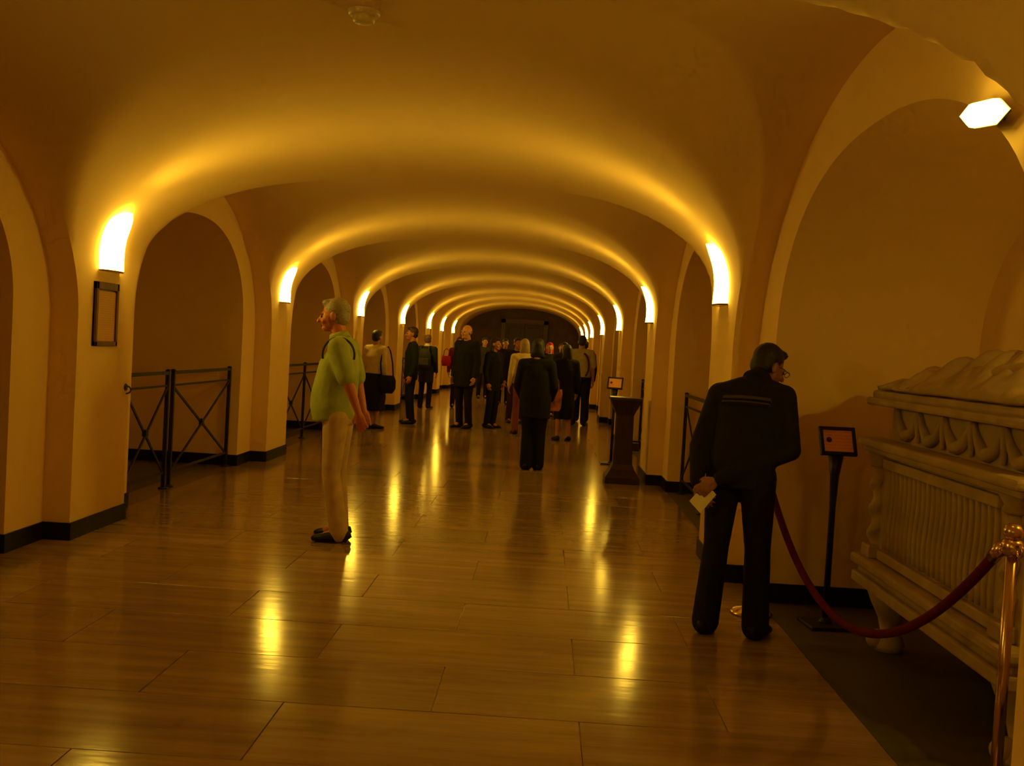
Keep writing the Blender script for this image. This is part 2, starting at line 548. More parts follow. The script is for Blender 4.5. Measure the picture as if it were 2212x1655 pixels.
# ------------------------------------------------------------------ wall sconces
def wall_x(z, sg):
    """inner wall surface above/below the springing line"""
    if z <= ZS: return XL if sg < 0 else XR
    q = max(0.0, 1-((z-ZS)/RISE)**NT)**(1/NT)
    return XC+sg*HB*q
SZ0, SZ1, SWD = 1.895, 2.32, 0.185
def shade_mesh(sg):
    m = MB(); rows = []
    NZ, NA = 10, 8
    for i in range(NZ+1):
        s = i/NZ; z = SZ0+(SZ1-SZ0)*s
        hw = SWD*(1.0 if s < 0.72 else math.sqrt(max(0.02, 1-((s-0.72)/0.285)**2)))
        hw *= 0.93+0.07*min(1, s*3)
        ring = []
        for k in range(NA+1):
            an = PI*k/NA
            yy = hw*math.cos(an)
            dx = 0.004+(0.075*(1-0.35*s))*math.sin(an)**0.8
            ring.append((wall_x(z, sg)-sg*dx, yy, z))
        rows.append(ring)
    m.rings(rows, True, True, True)
    return m.mesh('shade', M['lamp'])
SH = {-1: shade_mesh(-1), 1: shade_mesh(1)}
CAPM = {}
for sg in (-1, 1):
    m = MB(); rows = []
    for z, g in ((SZ0-0.012, 0.96), (SZ0, 1.04)):
        ring = []
        for k in range(15):
            an = PI*k/14
            ring.append(((XL if sg < 0 else XR)-sg*(0.002+0.078*g*math.sin(an)**0.8), SWD*0.94*g*math.cos(an), z))
        rows.append(ring)
    m.rings(rows, True, False)
    CAPM[sg] = m.mesh('bottom_cap', M['brass'])
ORD = {3: 'first', 4: 'second', 5: 'third', 6: 'fourth', 7: 'fifth', 8: 'sixth', 9: 'seventh', 10: 'eighth'}
for i, p in enumerate(PIERS):
    for sg in (-1, 1):
        side = 'left' if sg < 0 else 'right'
        if (i <= 2 and sg > 0) or i == 10: continue        # these pilasters carry no sconce
        e = empty('wall_sconce', (0, p, 0))
        if i == 3 and sg < 0: lab = 'glowing curved wall sconce above the framed notice'
        elif i == 3: lab = 'glowing curved wall sconce nearest on the right wall, above the stooping man'
        elif i in ORD: lab = 'glowing wall sconce, %s one along the %s wall' % (ORD[i], side)
        else: lab = 'glowing %s wall sconce on the %s pilaster out of the picture' % (side, {0: 'rearmost', 1: 'rear', 2: 'nearest'}[i])
        tag(e, lab, 'sconce', 'wall sconces along the corridor')
        o = bpy.data.objects.new('shade', SH[sg]); link(o, e)
        o = bpy.data.objects.new('bottom_cap', CAPM[sg]); link(o, e)
        ld = bpy.data.lights.new('uplight', 'AREA')
        ld.shape = 'RECTANGLE'; ld.size = 0.30; ld.size_y = 0.09
        ld.energy = UPLIGHT_W; ld.color = LAMP; ld.spread = math.radians(94)
        lo = bpy.data.objects.new('uplight', ld); link(lo, e)
        z = SZ1+0.01
        lo.location = (wall_x(z, sg)-sg*0.09, 0, z-0.02)
        d = Vector((-sg*0.93, 0, 0.37)).normalized()
        # local X along corridor, -Z along d
        zax = -d; xax = Vector((0, 1, 0)); yax = zax.cross(xax)
        lo.rotation_euler = Matrix((xax, yax, zax)).transposed().to_euler()

# ------------------------------------------------------------------ ceiling detector and chapel floodlight
e = empty('smoke_detector', (-0.93, 4.82, T(-0.93)))
tag(e, 'small round fitting on the crown of the vault', 'smoke detector')
m = MB(); m.lathe([(0.075, 0.03), (0.075, -0.012), (0.066, -0.022)], seg=24); m.obj('mounting_plate', M['white_plastic'], e)
m = MB(); m.lathe([(0.055, -0.02), (0.052, -0.045), (0.04, -0.055), (0.01, -0.058)], seg=24); m.obj('cover', M['white_plastic'], e)
e = empty('floodlight', (WR, 3.40, 2.34)); tag(e, 'small bright floodlight fixed to the arch above the tomb', 'lamp')
e.rotation_euler = (math.radians(8), 0, 0)
m = MB(); m.box((-0.03, -0.02, -0.02), (0.0, 0.02, 0.02), 0.004); m.obj('mount', M['dark_metal'], e)
hexr = [(0.17*math.cos(a), 0.046*math.sin(a)) for a in [PI/3*k for k in range(6)]]
m = MB(); m.rings([[(-0.028, x*0.7, z*0.7) for x, z in hexr], [(-0.055, x*1.05, z*1.05) for x, z in hexr]], True, False); m.obj('housing', M['dark_metal'], e)
m = MB(); m.rings([[(-0.054, x, z) for x, z in hexr], [(-0.075, x*0.97, z*0.97) for x, z in hexr], [(-0.09, x*0.8, z*0.8) for x, z in hexr]], True, False)
m.obj('diffuser', M['lamp_small'], e)

# spotlight for the tomb, on the near side wall of the niche
e = empty('spotlight', (2.30, bay(2)[0]-bay(2)[1]+0.51, 2.12)); tag(e, 'small spotlight on the side wall of the tomb niche, hidden by the near arch', 'lamp')
m = MB(); m.box((-0.03, 0, -0.03), (0.03, 0.02, 0.03), 0.004); m.obj('mount', M['dark_metal'], e)
m = MB(); m.tube([(0, 0.02, 0), (0, 0.05, -0.005)], 0.012, 10); m.obj('arm', M['dark_metal'], e)
m = MB(); m.tube([(0, 0.05, -0.005), (0, 0.07, -0.015), (0, 0.14, -0.045)], [0.03, 0.045, 0.055], 16); m.obj('housing', M['dark_metal'], e)
ld = bpy.data.lights.new('beam', 'AREA'); ld.shape = 'DISK'; ld.size = 0.1; ld.energy = TOMB_W; ld.color = LAMP
lo = bpy.data.objects.new('beam', ld); link(lo, e); lo.location = (0, 0.15, -0.048); lo.rotation_euler = (math.radians(66), 0, 0)

# ------------------------------------------------------------------ framed notice on the left pilaster
e = empty('framed_notice', (XL, 7.40, 1.345)); tag(e, 'tall narrow framed notice hanging below a sconce on the left pilaster', 'notice')
hw, hh, fwid = 0.19, 0.46, 0.035
m = MB(); m.box((0.0, -hw, 0), (0.012, hw, hh)); m.obj('backing', M['dark_wood'], e)
m = MB(); m.box((0.012, -hw+fwid, fwid), (0.016, hw-fwid, hh-fwid-0.03)); m.obj('sheet', M['notice'], e)
for nm, a, b in (('frame_rail', (0.0, -hw, 0), (0.028, hw, fwid)), ('frame_rail', (0.0, -hw, hh-fwid-0.02), (0.028, hw, hh)),
                 ('frame_stile', (0.0, -hw, 0), (0.028, -hw+fwid, hh)), ('frame_stile', (0, hw-fwid, 0), (0.028, hw, hh))):
    m = MB(); m.box(a, b, 0.004); m.obj(nm, M['frame_wood'], e)
# small hook on the far edge of that pilaster
e = empty('rope_hook', (XL, 7.84, 1.03)); tag(e, 'small dark hook on the edge of the left pilaster', 'hook')
m = MB(); m.lathe([(0.028, 0.0), (0.028, 0.008)], seg=14)
o = m.obj('plate', M['dark_metal'], e); o.rotation_euler = (0, PI/2, 0)
m = MB(); m.tube([(0.008+0.035*math.sin(a), 0, -0.02+0.03*math.cos(a)) for a in [PI*k/10 for k in range(11)]], 0.006, 8); m.obj('hook', M['dark_metal'], e)

# ------------------------------------------------------------------ iron railings across the niches
def post_mesh(parent, x, y, h=1.1, w=0.035):
    m = MB(); m.box((x-w/2, y-w/2, 0), (x+w/2, y+w/2, h), 0.003)
    m.lathe([(0.045, 0.0), (0.045, 0.012), (0.02, 0.02)], (x, y, 0), 12)
    m.lathe([(0.024, h), (0.024, h+0.012), (0.005, h+0.02)], (x, y, 0), 10)
    m.obj('post', M['iron'], parent)
def railing(x, posts, label, pairs):
    """posts: y positions; pairs: consecutive post indices carrying a panel"""
    e = empty('iron_railing', (0, 0, 0)); tag(e, label, 'railing', 'black iron railings across the niches')
    for y in posts: post_mesh(e, x, y)
    for a, b in pairs:
        ya, yb = posts[a], posts[b]
        for z, h in ((1.085, 0.03), (0.965, 0.018), (0.15, 0.022)):
            m = MB(); m.bar((x, ya, z), (x, yb, z), 0.03 if z > 1 else 0.018, h); m.obj('rail', M['iron'], e)
        for s in (0, 1):
            m = MB(); off = 0.008*(1 if s else -1)
            m.bar((x+off, ya+0.02, 0.16 if s else 0.955), (x+off, yb-0.02, 0.955 if s else 0.16), 0.012, 0.024); m.obj('brace', M['iron'], e)
        m = MB(); m.box((x-0.02, (ya+yb)/2-0.03, 0.53), (x+0.02, (ya+yb)/2+0.03, 0.59), 0.006); m.obj('rosette', M['iron'], e)
    return e
for k, i in enumerate((3, 4, 5, 6)):
    yc, a = bay(i); oh = a-0.51
    lab = ['black iron railing with crossed braces between the notice pilaster and the next',
           'black iron railing behind the man in the green shirt',
           'black iron railing in the third left niche, behind the crowd',
           'black iron railing in the fourth left niche, far down the corridor'][k]
    if k == 0:
        railing(-3.5, [yc-oh+0.12, 9.52, 9.66, 11.4], lab, [(0, 1), (2, 3)])
    else:
        railing(-3.5, [yc-oh+0.12, yc, yc+0.0+oh-0.12], lab, [(0, 1), (1, 2)])
for k, i in enumerate((3, 4, 5)):
    yc, a = bay(i); oh = a-0.51
    lab = ['black iron railing in the right niche just beyond the stooping man',
           'black iron railing in the right niche beyond the dark pedestal',
           'black iron railing in the farthest right niche, near the crowd'][k]
    railing(1.58, [yc-oh+0.12, yc, yc+oh-0.08], lab, [(0, 1), (1, 2)])

# ------------------------------------------------------------------ tomb in the right niche
def build_tomb():
    e = empty('sarcophagus', (1.80, 3.86, 0)); tag(e, 'carved stone tomb with a draped reclining figure in the right niche', 'tomb')
    L, D = 1.80, 0.80
    st = M['stone']
    # supports
    for y in (0.14, L-0.12):
        for x in (0.12, D-0.12):
            m = MB()
            m.lathe([(0.075, 0.0), (0.085, 0.03), (0.075, 0.07), (0.045, 0.10), (0.06, 0.17), (0.10, 0.25), (0.12, 0.30), (0.12, 0.345)], (x, y, 0), 18)
            m.ell((x-0.05, y, 0.055), (0.07, 0.05, 0.055))
            m.obj('support', st, e)
    def slab(nm, z0, z1, o, bev=0.012, mat=st):
        m = MB(); m.box((-o, -o, z0), (D+o, L+o, z1), bev); return m.obj(nm, mat, e)
    slab('base_slab', 0.335, 0.395, 0.05); slab('base_moulding', 0.39, 0.44, 0.025, 0.016); slab('base_moulding', 0.435, 0.49, 0.06, 0.016)
    m = MB(); m.box((0.03, 0.03, 0.48), (D-0.03, L-0.03, 1.06)); body = m.obj('chest', st, e)
    # framed front with strigil fluting
    m = MB(); m.box((0.0, 0.22, 0.50), (0.04, L-0.20, 0.55), 0.006); m.obj('panel_frame', st, e)
    m = MB(); m.box((0.0, 0.22, 0.98), (0.04, L-0.20, 1.03), 0.006); m.obj('panel_frame', st, e)
    n = 22; y0, y1 = 0.24, L-0.22
    fl = MB()
    pts = [(0.028, 0.006*math.sin(2*PI*k/8)*2.2, 0.56+0.42*k/8) for k in range(9)]
    fl.tube(pts, 0.017, 6)
    flm = fl.mesh('flute', st)
    for k in range(n):
        o = bpy.data.objects.new('flute', flm); link(o, body); o.location = (0, y0+(y1-y0)*(k+0.5)/n, 0)
    # twisted corner columns
    for y in (0.11, L-0.09):
        m = MB(); rows = []
        for k in range(41):
            z = 0.56+0.42*k/40; tw = k/40*3.2*2*PI
            rows.append([(0.03+0.012*math.cos(tw)+0.042*math.cos(2*PI*j/12), y+0.012*math.sin(tw)+0.042*math.sin(2*PI*j/12), z) for j in range(12)])
        m.rings(rows); col = m.obj('twisted_column', st, e)
        m = MB(); m.box((-0.03, y-0.065, 0.49), (0.09, y+0.065, 0.56), 0.01); m.obj('column_base', st, col)
        m = MB(); m.rings([[(0.03+r*math.cos(2*PI*j/12), y+r*math.sin(2*PI*j/12), z) for j in range(12)] for z, r in ((0.975, 0.045), (0.99, 0.06), (1.01, 0.05), (1.05, 0.075))]); m.obj('capital', st, col)
    slab('ledge', 1.05, 1.085, 0.035); slab('ledge', 1.08, 1.125, 0.06, 0.014)
    # recessed frieze with carved swags, then the lid slab
    m = MB(); m.box((0.075, 0.06, 1.12), (D-0.06, L-0.09, 1.31)); fr = m.obj('frieze', st, e)
    for q in range(5):
        yy = 0.18+0.32*q
        m = MB(); m.tube([(0.066, yy+0.16*(t_-0.5)*2*0.92, 1.285-0.12*(1-(2*t_-1)**2)+0.004*math.sin(t_*19)) for t_ in [w/14 for w in range(15)]], [0.012+0.02*math.sin(PI*w/14) for w in range(15)], 8); m.obj('swag', st, fr)
        m = MB(); m.caps((0.064, yy-0.155, 1.29), (0.062, yy-0.165, 1.15), 0.022, 0.012, 8); m.obj('ribbon', st, fr)
    slab('lid_slab', 1.305, 1.345, 0.035, 0.012); slab('lid_slab', 1.34, 1.385, 0.012, 0.016)
    # carved pall over the reclining figure
    m = MB(); rows = []
    NY, NP = 84, 30
    for j in range(NY+1):
        y = 0.02+(L-0.07)*j/NY
        s_ = y/L
        lump = 0.045+0.17*math.exp(-((s_-0.30)/0.24)**2)+0.10*math.exp(-((s_-0.68)/0.12)**2)+0.05*math.exp(-((s_-0.90)/0.05)**2)
        row = []
        for kk in range(NP+1):
            w = kk/NP
            x = -0.012+(D+0.024)*w+0.012*math.sin(s_*33+3*math.sin(s_*7))*(1-w)
            env = math.sin(PI*min(1, max(0, w)))**0.75
            z = 1.388+lump*env+(0.034*math.sin(s_*26+w*11+2*math.sin(s_*5+w*3))+0.015*math.sin(s_*61-w*17))*(0.25+env)*min(1, 6*min(w, 1-w)+0.15)
            row.append((x, y, max(z, 1.386)))
        rows.append(row)
    kk = NP+1; vs_ = [p for r in rows for p in r]
    fs = [(i*kk+j, (i+1)*kk+j, (i+1)*kk+j+1, i*kk+j+1) for i in range(NY) for j in range(NP)]
    m.add(vs_, fs, True)
    o = m.obj('drapery', st, e)
    md = o.modifiers.new('thick', 'SOLIDIFY'); md.thickness = 0.02; md.offset = -1
    # pillow at the far end and at the head, reclining head and arm, feet
    m = MB(); m.ell((D/2, L-0.12, 1.375), (0.33, 0.10, 0.055)); m.obj('foot_cushion', st, e)
    m = MB(); m.ell((D/2, 0.16, 1.43), (0.26, 0.17, 0.08)); m.obj('pillow', st, e)
    m = MB(); hc = Vector((D/2, 0.18, 1.56))
    m.ell(hc, (0.075, 0.105, 0.085)); m.ell(hc+Vector((0, 0.04, 0.045)), (0.055, 0.06, 0.05)); m.caps(hc+Vector((0, 0.02, 0.08)), hc+Vector((0, 0.05, 0.11)), 0.012, 0.016)
    m.caps(hc+Vector((0, 0.08, -0.02)), hc+Vector((0, 0.2, -0.03)), 0.06, 0.09)
    m.caps((D/2-0.2, 0.38, 1.52), (D/2-0.25, 0.62, 1.50), 0.055, 0.045); m.caps((D/2-0.25, 0.62, 1.50), (D/2-0.02, 0.72, 1.60), 0.045, 0.032)
    m.caps((D/2+0.2, 0.38, 1.52), (D/2+0.25, 0.62, 1.50), 0.055, 0.045); m.caps((D/2+0.25, 0.62, 1.50), (D/2+0.02, 0.72, 1.60), 0.045, 0.032)
    m.loft([((D/2, 0.28, 1.52), 0.10, 0.07), ((D/2, 0.42, 1.51), 0.22, 0.11), ((D/2, 0.7, 1.49), 0.19, 0.10), ((D/2, 0.95, 1.44), 0.17, 0.09)])
    m.fused('effigy', st, e, 0.014, 3)
    # mitre-like head-dress
    m = MB(); m.loft([(hc+Vector((0, -0.05, 0.0)), 0.08, 0.085), (hc+Vector((0, -0.12, 0.01)), 0.085, 0.07), (hc+Vector((0, -0.18, 0.01)), 0.05, 0.03)]); m.obj('headdress', st, e)
build_tomb()

# ------------------------------------------------------------------ sign stands
def sign_stand(loc, rz, label, hpole=0.99, w=0.21, h=0.17, tilt=0.42):
    e = empty('sign_stand', loc, rz); tag(e, label, 'sign')
    m = MB(); m.box((-0.12, -0.12, 0), (0.12, 0.12, 0.02), 0.006); m.lathe([(0.045, 0.018), (0.03, 0.035), (0.02, 0.05)], seg=16); m.obj('base', M['iron'], e)
    m = MB(); m.tube([(0, 0, 0.03), (0, 0, hpole*0.7), (0, 0, hpole-0.12), (0, 0, hpole)], [0.018, 0.018, 0.026, 0.044], 12); m.obj('pole', M['iron'], e)
    b = empty('sign_board'); b.parent = e; b.location = (0, -0.01, hpole+h/2-0.005); b.rotation_euler = (-tilt, 0, 0)
    m = MB(); m.box((-w/2, -0.005, -h/2), (w/2, 0.008, h/2)); m.obj('backing', M['iron'], b)
    m = MB(); m.box((-w/2+0.018, -0.009, -h/2+0.018), (w/2-0.018, -0.005, h/2-0.018)); m.obj('sheet', M['sign_paper'], b)
    m = MB()
    bt = 0.02
    m.box((-w/2, -0.016, -h/2), (w/2, 0.0, -h/2+bt), 0.003); m.box((-w/2, -0.016, h/2-bt), (w/2, 0.0, h/2), 0.003)
    m.box((-w/2, -0.016, -h/2), (-w/2+bt, 0.0, h/2), 0.003); m.box((w/2-bt, -0.016, -h/2), (w/2, 0.0, h/2), 0.003)
    m.obj('frame', M['iron'], b)
    m = MB(); m.lathe([(0.016, 0), (0.016, 0.002)], (0, 0, 0), 14)
    o = m.obj('emblem', M['sign_ink'], b); o.rotation_euler = (PI/2, 0, 0); o.location = (-w*0.25, -0.0088, 0.005)
    return e
sign_stand((1.70, 5.97, 0), math.radians(6), 'black sign stand with an orange sheet beside the carved tomb')
sign_stand((0.97, 14.0, 0), math.radians(-12), 'far sign stand with an orange sheet behind the dark pedestal', hpole=1.02)

# ------------------------------------------------------------------ dark pedestal by the second right pilaster
e = empty('pedestal', (0.97, 12.1, 0)); tag(e, 'dark wooden pedestal with a flared top against the right pilaster', 'pedestal')
def sqr(prof, mat, name, parent, rot=0.12):
    m = MB(); rows = []
    for hw_, z in prof:
        pts = [(-hw_, -hw_, z), (hw_, -hw_, z), (hw_, hw_, z), (-hw_, hw_, z)]
        rows.append(pts)
    m.rings(rows, True, False); return m.obj(name, mat, parent)
sqr([(0.20, 0.0), (0.20, 0.07), (0.185, 0.09), (0.14, 0.16), (0.115, 0.22)], M['ped_wood'], 'foot', e)
sqr([(0.112, 0.21), (0.102, 0.5), (0.10, 0.80)], M['ped_wood'], 'shaft', e)
sqr([(0.10, 0.79), (0.115, 0.83), (0.165, 0.93), (0.172, 0.97)], M['ped_wood'], 'flared_head', e)
m = MB(); m.box((-0.185, -0.185, 0.965), (0.185, 0.185, 1.0), 0.006); m.obj('top', M['ped_wood'], e)
m = MB(); m.box((0.09, -0.07, 0.38), (0.185, 0.07, 0.47), 0.006); m.obj('coin_box', M['ped_wood'], e)

# ------------------------------------------------------------------ brass stanchions and velvet ropes
def stanchion(loc, label, h=0.98):
    e = empty('stanchion', loc); tag(e, label, 'stanchion', 'brass stanchions in front of the tomb')
    m = MB(); m.lathe([(0.125, 0.0), (0.125, 0.012), (0.105, 0.028), (0.045, 0.045), (0.026, 0.07)], seg=28); m.obj('base', M['brass'], e)
    m = MB(); m.lathe([(0.019, 0.06), (0.019, h-0.06)], seg=18); m.obj('pole', M['brass'], e)
    m = MB(); m.lathe([(0.028, h-0.075), (0.036, h-0.06), (0.036, h-0.035), (0.028, h-0.02)], seg=18); m.obj('collar', M['brass'], e)
    m = MB(); m.ell((0, 0, h+0.005), (0.033, 0.033, 0.03)); m.obj('finial', M['brass'], e)
    for s in (-1, 1):
        m = MB(); m.tube([(0, s*(0.03+0.022*(1-math.cos(a))), h-0.05-0.02*math.sin(a)) for a in [2*PI*k/12 for k in range(13)]], 0.005, 6); m.obj('ring', M['brass'], e)
    return e
ST1, ST2 = Vector((1.585, 3.46, 0)), Vector((1.31, 6.14, 0))
stanchion(ST1, 'brass stanchion at the right edge of the picture, in front of the tomb')
stanchion(ST2, 'brass stanchion hidden behind the legs of the stooping man')
def rope(a, b, z, sag, label):
    e = empty('velvet_rope', ((a+b)/2)); tag(e, label, 'rope')
    d = (b-a); L = d.length; u = d/L; off = (a+b)/2
    pts = []
    for k in range(33):
        q = k/32; t = 0.07+(L-0.14)*q
        zz = z-sag*(1-(2*q-1)**2)**1.0
        p = a+u*t-off; pts.append((p.x, p.y, zz))
    m = MB(); m.tube(pts, 0.019, 12); m.obj('rope', M['velvet'], e)
    for idx, nb in ((0, 2), (-1, -3)):
        p0 = Vector(pts[idx]); p1 = Vector(pts[nb]); t = (p1-p0).normalized()
        m = MB(); m.tube([p0-t*0.02, p0+t*0.06], 0.0235, 12); m.obj('end_cap', M['brass'], e)
rope(ST1, ST2, 0.915, 0.60, 'dark red velvet rope sagging in front of the tomb')
# a second rope runs from the near stanchion back to a ring on the niche wall
rope(Vector((2.35, 3.36, 0)), ST1, 0.915, 0.30, 'dark red velvet rope leaving the picture at the right edge')

# ------------------------------------------------------------------ people
def rotx(a): return Matrix.Rotation(a, 3, 'X')
def roty(a): return Matrix.Rotation(a, 3, 'Y')
def rotz(a): return Matrix.Rotation(a, 3, 'Z')
def hand(m, w, d, n, thumb, curl=0.5, sc=1.0):
    """palm and five bent fingers; w wrist, d pointing direction, n palm normal, thumb = sideways direction of the thumb"""
    d = d.normalized(); n = (n-d*n.dot(d)).normalized()
    s = d.cross(n).normalized()
    if s.dot(thumb) < 0: s = -s
    R = Matrix((s, d, n)).transposed()
    m.ell(w+d*0.048*sc, (0.040*sc, 0.056*sc, 0.016*sc), R)
    m.caps(w-d*0.02*sc, w+d*0.03*sc, 0.025*sc, 0.024*sc)
    for i, L in enumerate((0.072, 0.080, 0.075, 0.058)):
        off = (1.5-i)*0.0215*sc
        b = w+d*(0.092-0.004*abs(i-1.2))*sc+s*off
        dd = (d+s*(1.5-i)*0.045).normalized()
        c1 = curl*(0.8+0.12*i)
        d1 = dd*math.cos(c1)+n*math.sin(c1); d2 = dd*math.cos(c1*2.0)+n*math.sin(c1*2.0)
        p1 = b+d1*L*0.55*sc; p2 = p1+d2*L*0.5*sc
        m.caps(b-dd*0.018*sc, p1, 0.0092*sc, 0.0085*sc, 8); m.caps(p1, p2, 0.0085*sc, 0.007*sc, 8)
    tb = w+d*0.022*sc+s*0.024*sc
    t1 = (d*0.70+s*0.62+n*0.30).normalized(); t2 = (d*0.92+s*0.10+n*0.42).normalized()
    p1 = tb+t1*0.045*sc; m.caps(tb, p1, 0.0125*sc, 0.0105*sc, 8); m.caps(p1, p1+t2*0.034*sc, 0.0105*sc, 0.0085*sc, 8)

BASE = dict(pelvis=(0, 0, .95), waist=(0, 0, 1.09), chest=(0, 0, 1.29), neck=(0, -.015, 1.475), head=(0, .025, 1.635),
            shoulder=(.185, -.01, 1.415), elbow=(.235, -.035, 1.12), wrist=(.245, .04, .88), hip=(.092, 0, .93), knee=(.10, .015, .50), ankle=(.105, -.03, .085))
def person(label, loc, heading, H=1.75, build=1.0, lean=0.0, joints=None, head_rot=(0, 0, 0), skin_c=(.55, .30, .19), hair=None, hair_len=0, bald=False,
           top=None, top_len='long', top_hem=.86, belly=0.0, top_loose=1.0, bottom=None, skirt=None, shoe=(.02, .016, .013), voxel=0.009, hand_n=None, hand_dir=None, curl=.45, collar=None, extras=None, cuff=.062, shift=0.0, legs_w=1.0):
    k = H/1.75
    J = {}
    for nm, p in BASE.items():
        if nm in ('shoulder', 'elbow', 'wrist', 'hip', 'knee', 'ankle'):
            for sd, sg in (('L', -1), ('R', 1)): J[nm+sd] = Vector((p[0]*sg, p[1], p[2]))
        else: J[nm] = Vector(p)
    for nm, p in (joints or {}).items(): J[nm] = Vector(p)
    # lean the upper body forward about the hips
    if lean:
        piv = Vector((0, 0, .95)); Rm = rotx(-lean)
        for nm in J:
            if nm in ('waist', 'chest', 'neck', 'head') or nm.startswith(('shoulder', 'elbow', 'wrist')):
                if joints and nm in joints and nm.startswith(('elbow', 'wrist')): continue
                f = 0.5 if nm == 'waist' else 1.0
                J[nm] = piv+(rotx(-lean*f)) @ (J[nm]-piv)
    for nm in J: J[nm] = J[nm]*k
    e = empty('person', loc, math.atan2(-heading[0], heading[1])); tag(e, label, 'person')
    sk = skin(*skin_c)
    HR = rotz(head_rot[2]) @ rotx(head_rot[0]-lean*0.5) @ roty(head_rot[1])
    hc = J['head']
    def hp(x, y, z): return hc+HR @ (Vector((x, y, z))*k)
    def he(m, c, r): m.ell(hp(*c), tuple(q*k for q in r), HR)
    b_ = build
    # body: one continuous surface
    m = MB()
    he(m, (0, -.018, .03), (.075, .095, .09)); he(m, (0, .028, -.028), (.062, .068, .088)); he(m, (0, .05, -.086), (.042, .045, .032))
    he(m, (0, .082, .014), (.05, .018, .013))
    m.caps(hp(0, .092, .004), hp(0, .116, -.034), .009*k, .015*k, 8)
    for sg in (-1, 1):
        he(m, (sg*.079, -.012, -.012), (.012, .022, .034)); he(m, (sg*.04, .066, -.038), (.022, .022, .02))
    m.caps(hp(0, -.02, -.06), J['neck'], .054*k, .060*k)
    m.loft([(J['pelvis']-Vector((0, 0, .06*k)), .13*k, .095*k), (J['pelvis'], .145*k, .10*k), (J['waist'], .13*k, .09*k), (J['chest'], .155*k, .10*k), (J['chest']*.45+J['neck']*.55, .13*k, .062*k), (J['neck'], .055*k, .052*k)])
    for sd, sg in (('L', -1), ('R', 1)):
        sh, el, wr = J['shoulder'+sd], J['elbow'+sd], J['wrist'+sd]
        m.caps(J['chest']+(sh-J['chest'])*.55, sh, .065*k, .056*k); m.caps(sh, el, .05*k*b_, .039*k*b_); m.caps(el, wr, .038*k*b_, .026*k)
        d = (wr-el).normalized()
        if hand_dir and sd in hand_dir: d = Vector(hand_dir[sd])
        n = Vector((-sg, 0, 0)) if not (hand_n and sd in hand_n) else Vector(hand_n[sd])
        hand(m, wr, d, n, Vector((0, 1, 0)) if abs(d.y) < .8 else Vector((0, 0, 1)), curl, k)
        hp_, kn, an = J['hip'+sd], J['knee'+sd], J['ankle'+sd]
        m.caps(hp_, kn, .075*k, .05*k); m.caps(kn, an, .05*k, .036*k); m.caps(an, an+Vector((0, .10, -.045))*k, .036*k, .03*k)
    m.fused('body', sk, e, voxel, 2)
    for sg in (-1, 1):
        m = MB(); m.ell(hp(sg*.031, .083, -.004), (.012*k, .010*k, .008*k), HR, 8, 6); m.obj('eye', EYE, e)
    m = MB(); m.ell(hp(0, .089, -.070), (.025*k, .012*k, .008*k), HR, 10, 6); m.obj('mouth', LIP, e)
    # hair
    if hair:
        m = MB()
        if bald:
            he(m, (0, -.045, -.005), (.081, .075, .06))
        else:
            he(m, (0, -.030, .043), (.084, .098, .090)); he(m, (0, -.05, -.01), (.078, .07, .075)); he(m, (0, .035, .095), (.055, .05, .028))
        if hair_len:
            m.loft([(hp(0, -.04, .05), .086*k, .08*k), (hp(0, -.055, -.06), .092*k, .062*k), (hp(0, -.05, -.06-hair_len*.6), .10*k, .05*k), (hp(0, -.045, -.06-hair_len), .085*k, .03*k)], right=HR @ Vector((1, 0, 0)))
        m.fused('hair', hairm(*hair), e, .010, 2)
    # upper garment
    tm = cloth(*top)
    L = top_loose
    m = MB()
    hem = Vector((J['pelvis'].x, J['pelvis'].y+belly*.35*k, top_hem*k))
    w_ = J['waist']+Vector((0, belly*.5*k, -.03*k))
    m.loft([(hem, .172*k*b_*L, (.118+belly*.38)*k*b_*L), (J['pelvis']+Vector((0, belly*.45*k, .03*k)), .175*k*b_*L, (.123+belly*.5)*k*b_*L), (w_, .168*k*b_*L, (.118+belly*.5)*k*b_*L), (J['chest']+Vector((0, belly*.15*k, 0)), .182*k*b_, (.125+belly*.15)*k*b_),
            ((J['shoulderL']+J['shoulderR'])/2+(J['chest']-J['neck'])*.12, .175*k*b_, .098*k), ((J['shoulderL']+J['shoulderR'])/2+(J['neck']-J['chest'])*.14, .13*k, .078*k), (J['neck']+(hc-J['neck'])*.06, .068*k, .065*k)])
    for sd, sg in (('L', -1), ('R', 1)):
        sh, el, wr = J['shoulder'+sd], J['elbow'+sd], J['wrist'+sd]
        m.caps(J['chest']+(sh-J['chest'])*.6+Vector((0, 0, .02)), sh, .085*k*b_, .073*k*b_)
        m.caps(J['neck']-(hc-J['neck'])*.16, sh+(J['neck']-J['chest'])*.05, .066*k, .060*k*b_)
        if top_len == 'short':
            q = sh+(el-sh)*.78
            m.caps(sh, q, .073*k*b_, .070*k*b_)
        else:
            m.caps(sh, el, .072*k*b_, .055*k*b_); m.caps(el, wr-(wr-el)*.04, .055*k*b_, .042*k)
    m.fused('shirt' if top_len == 'short' else 'jacket', tm, e, .013, 3)
    if collar:
        m = MB(); nk = J['neck']; ax = (hc-nk).normalized()
        m.loft([(nk-ax*.005*k, .088*k, .085*k), (nk+ax*.03*k, .075*k, .073*k), (nk+ax*.05*k, .069*k, .067*k)]); m.obj('collar', cloth(*collar), e)
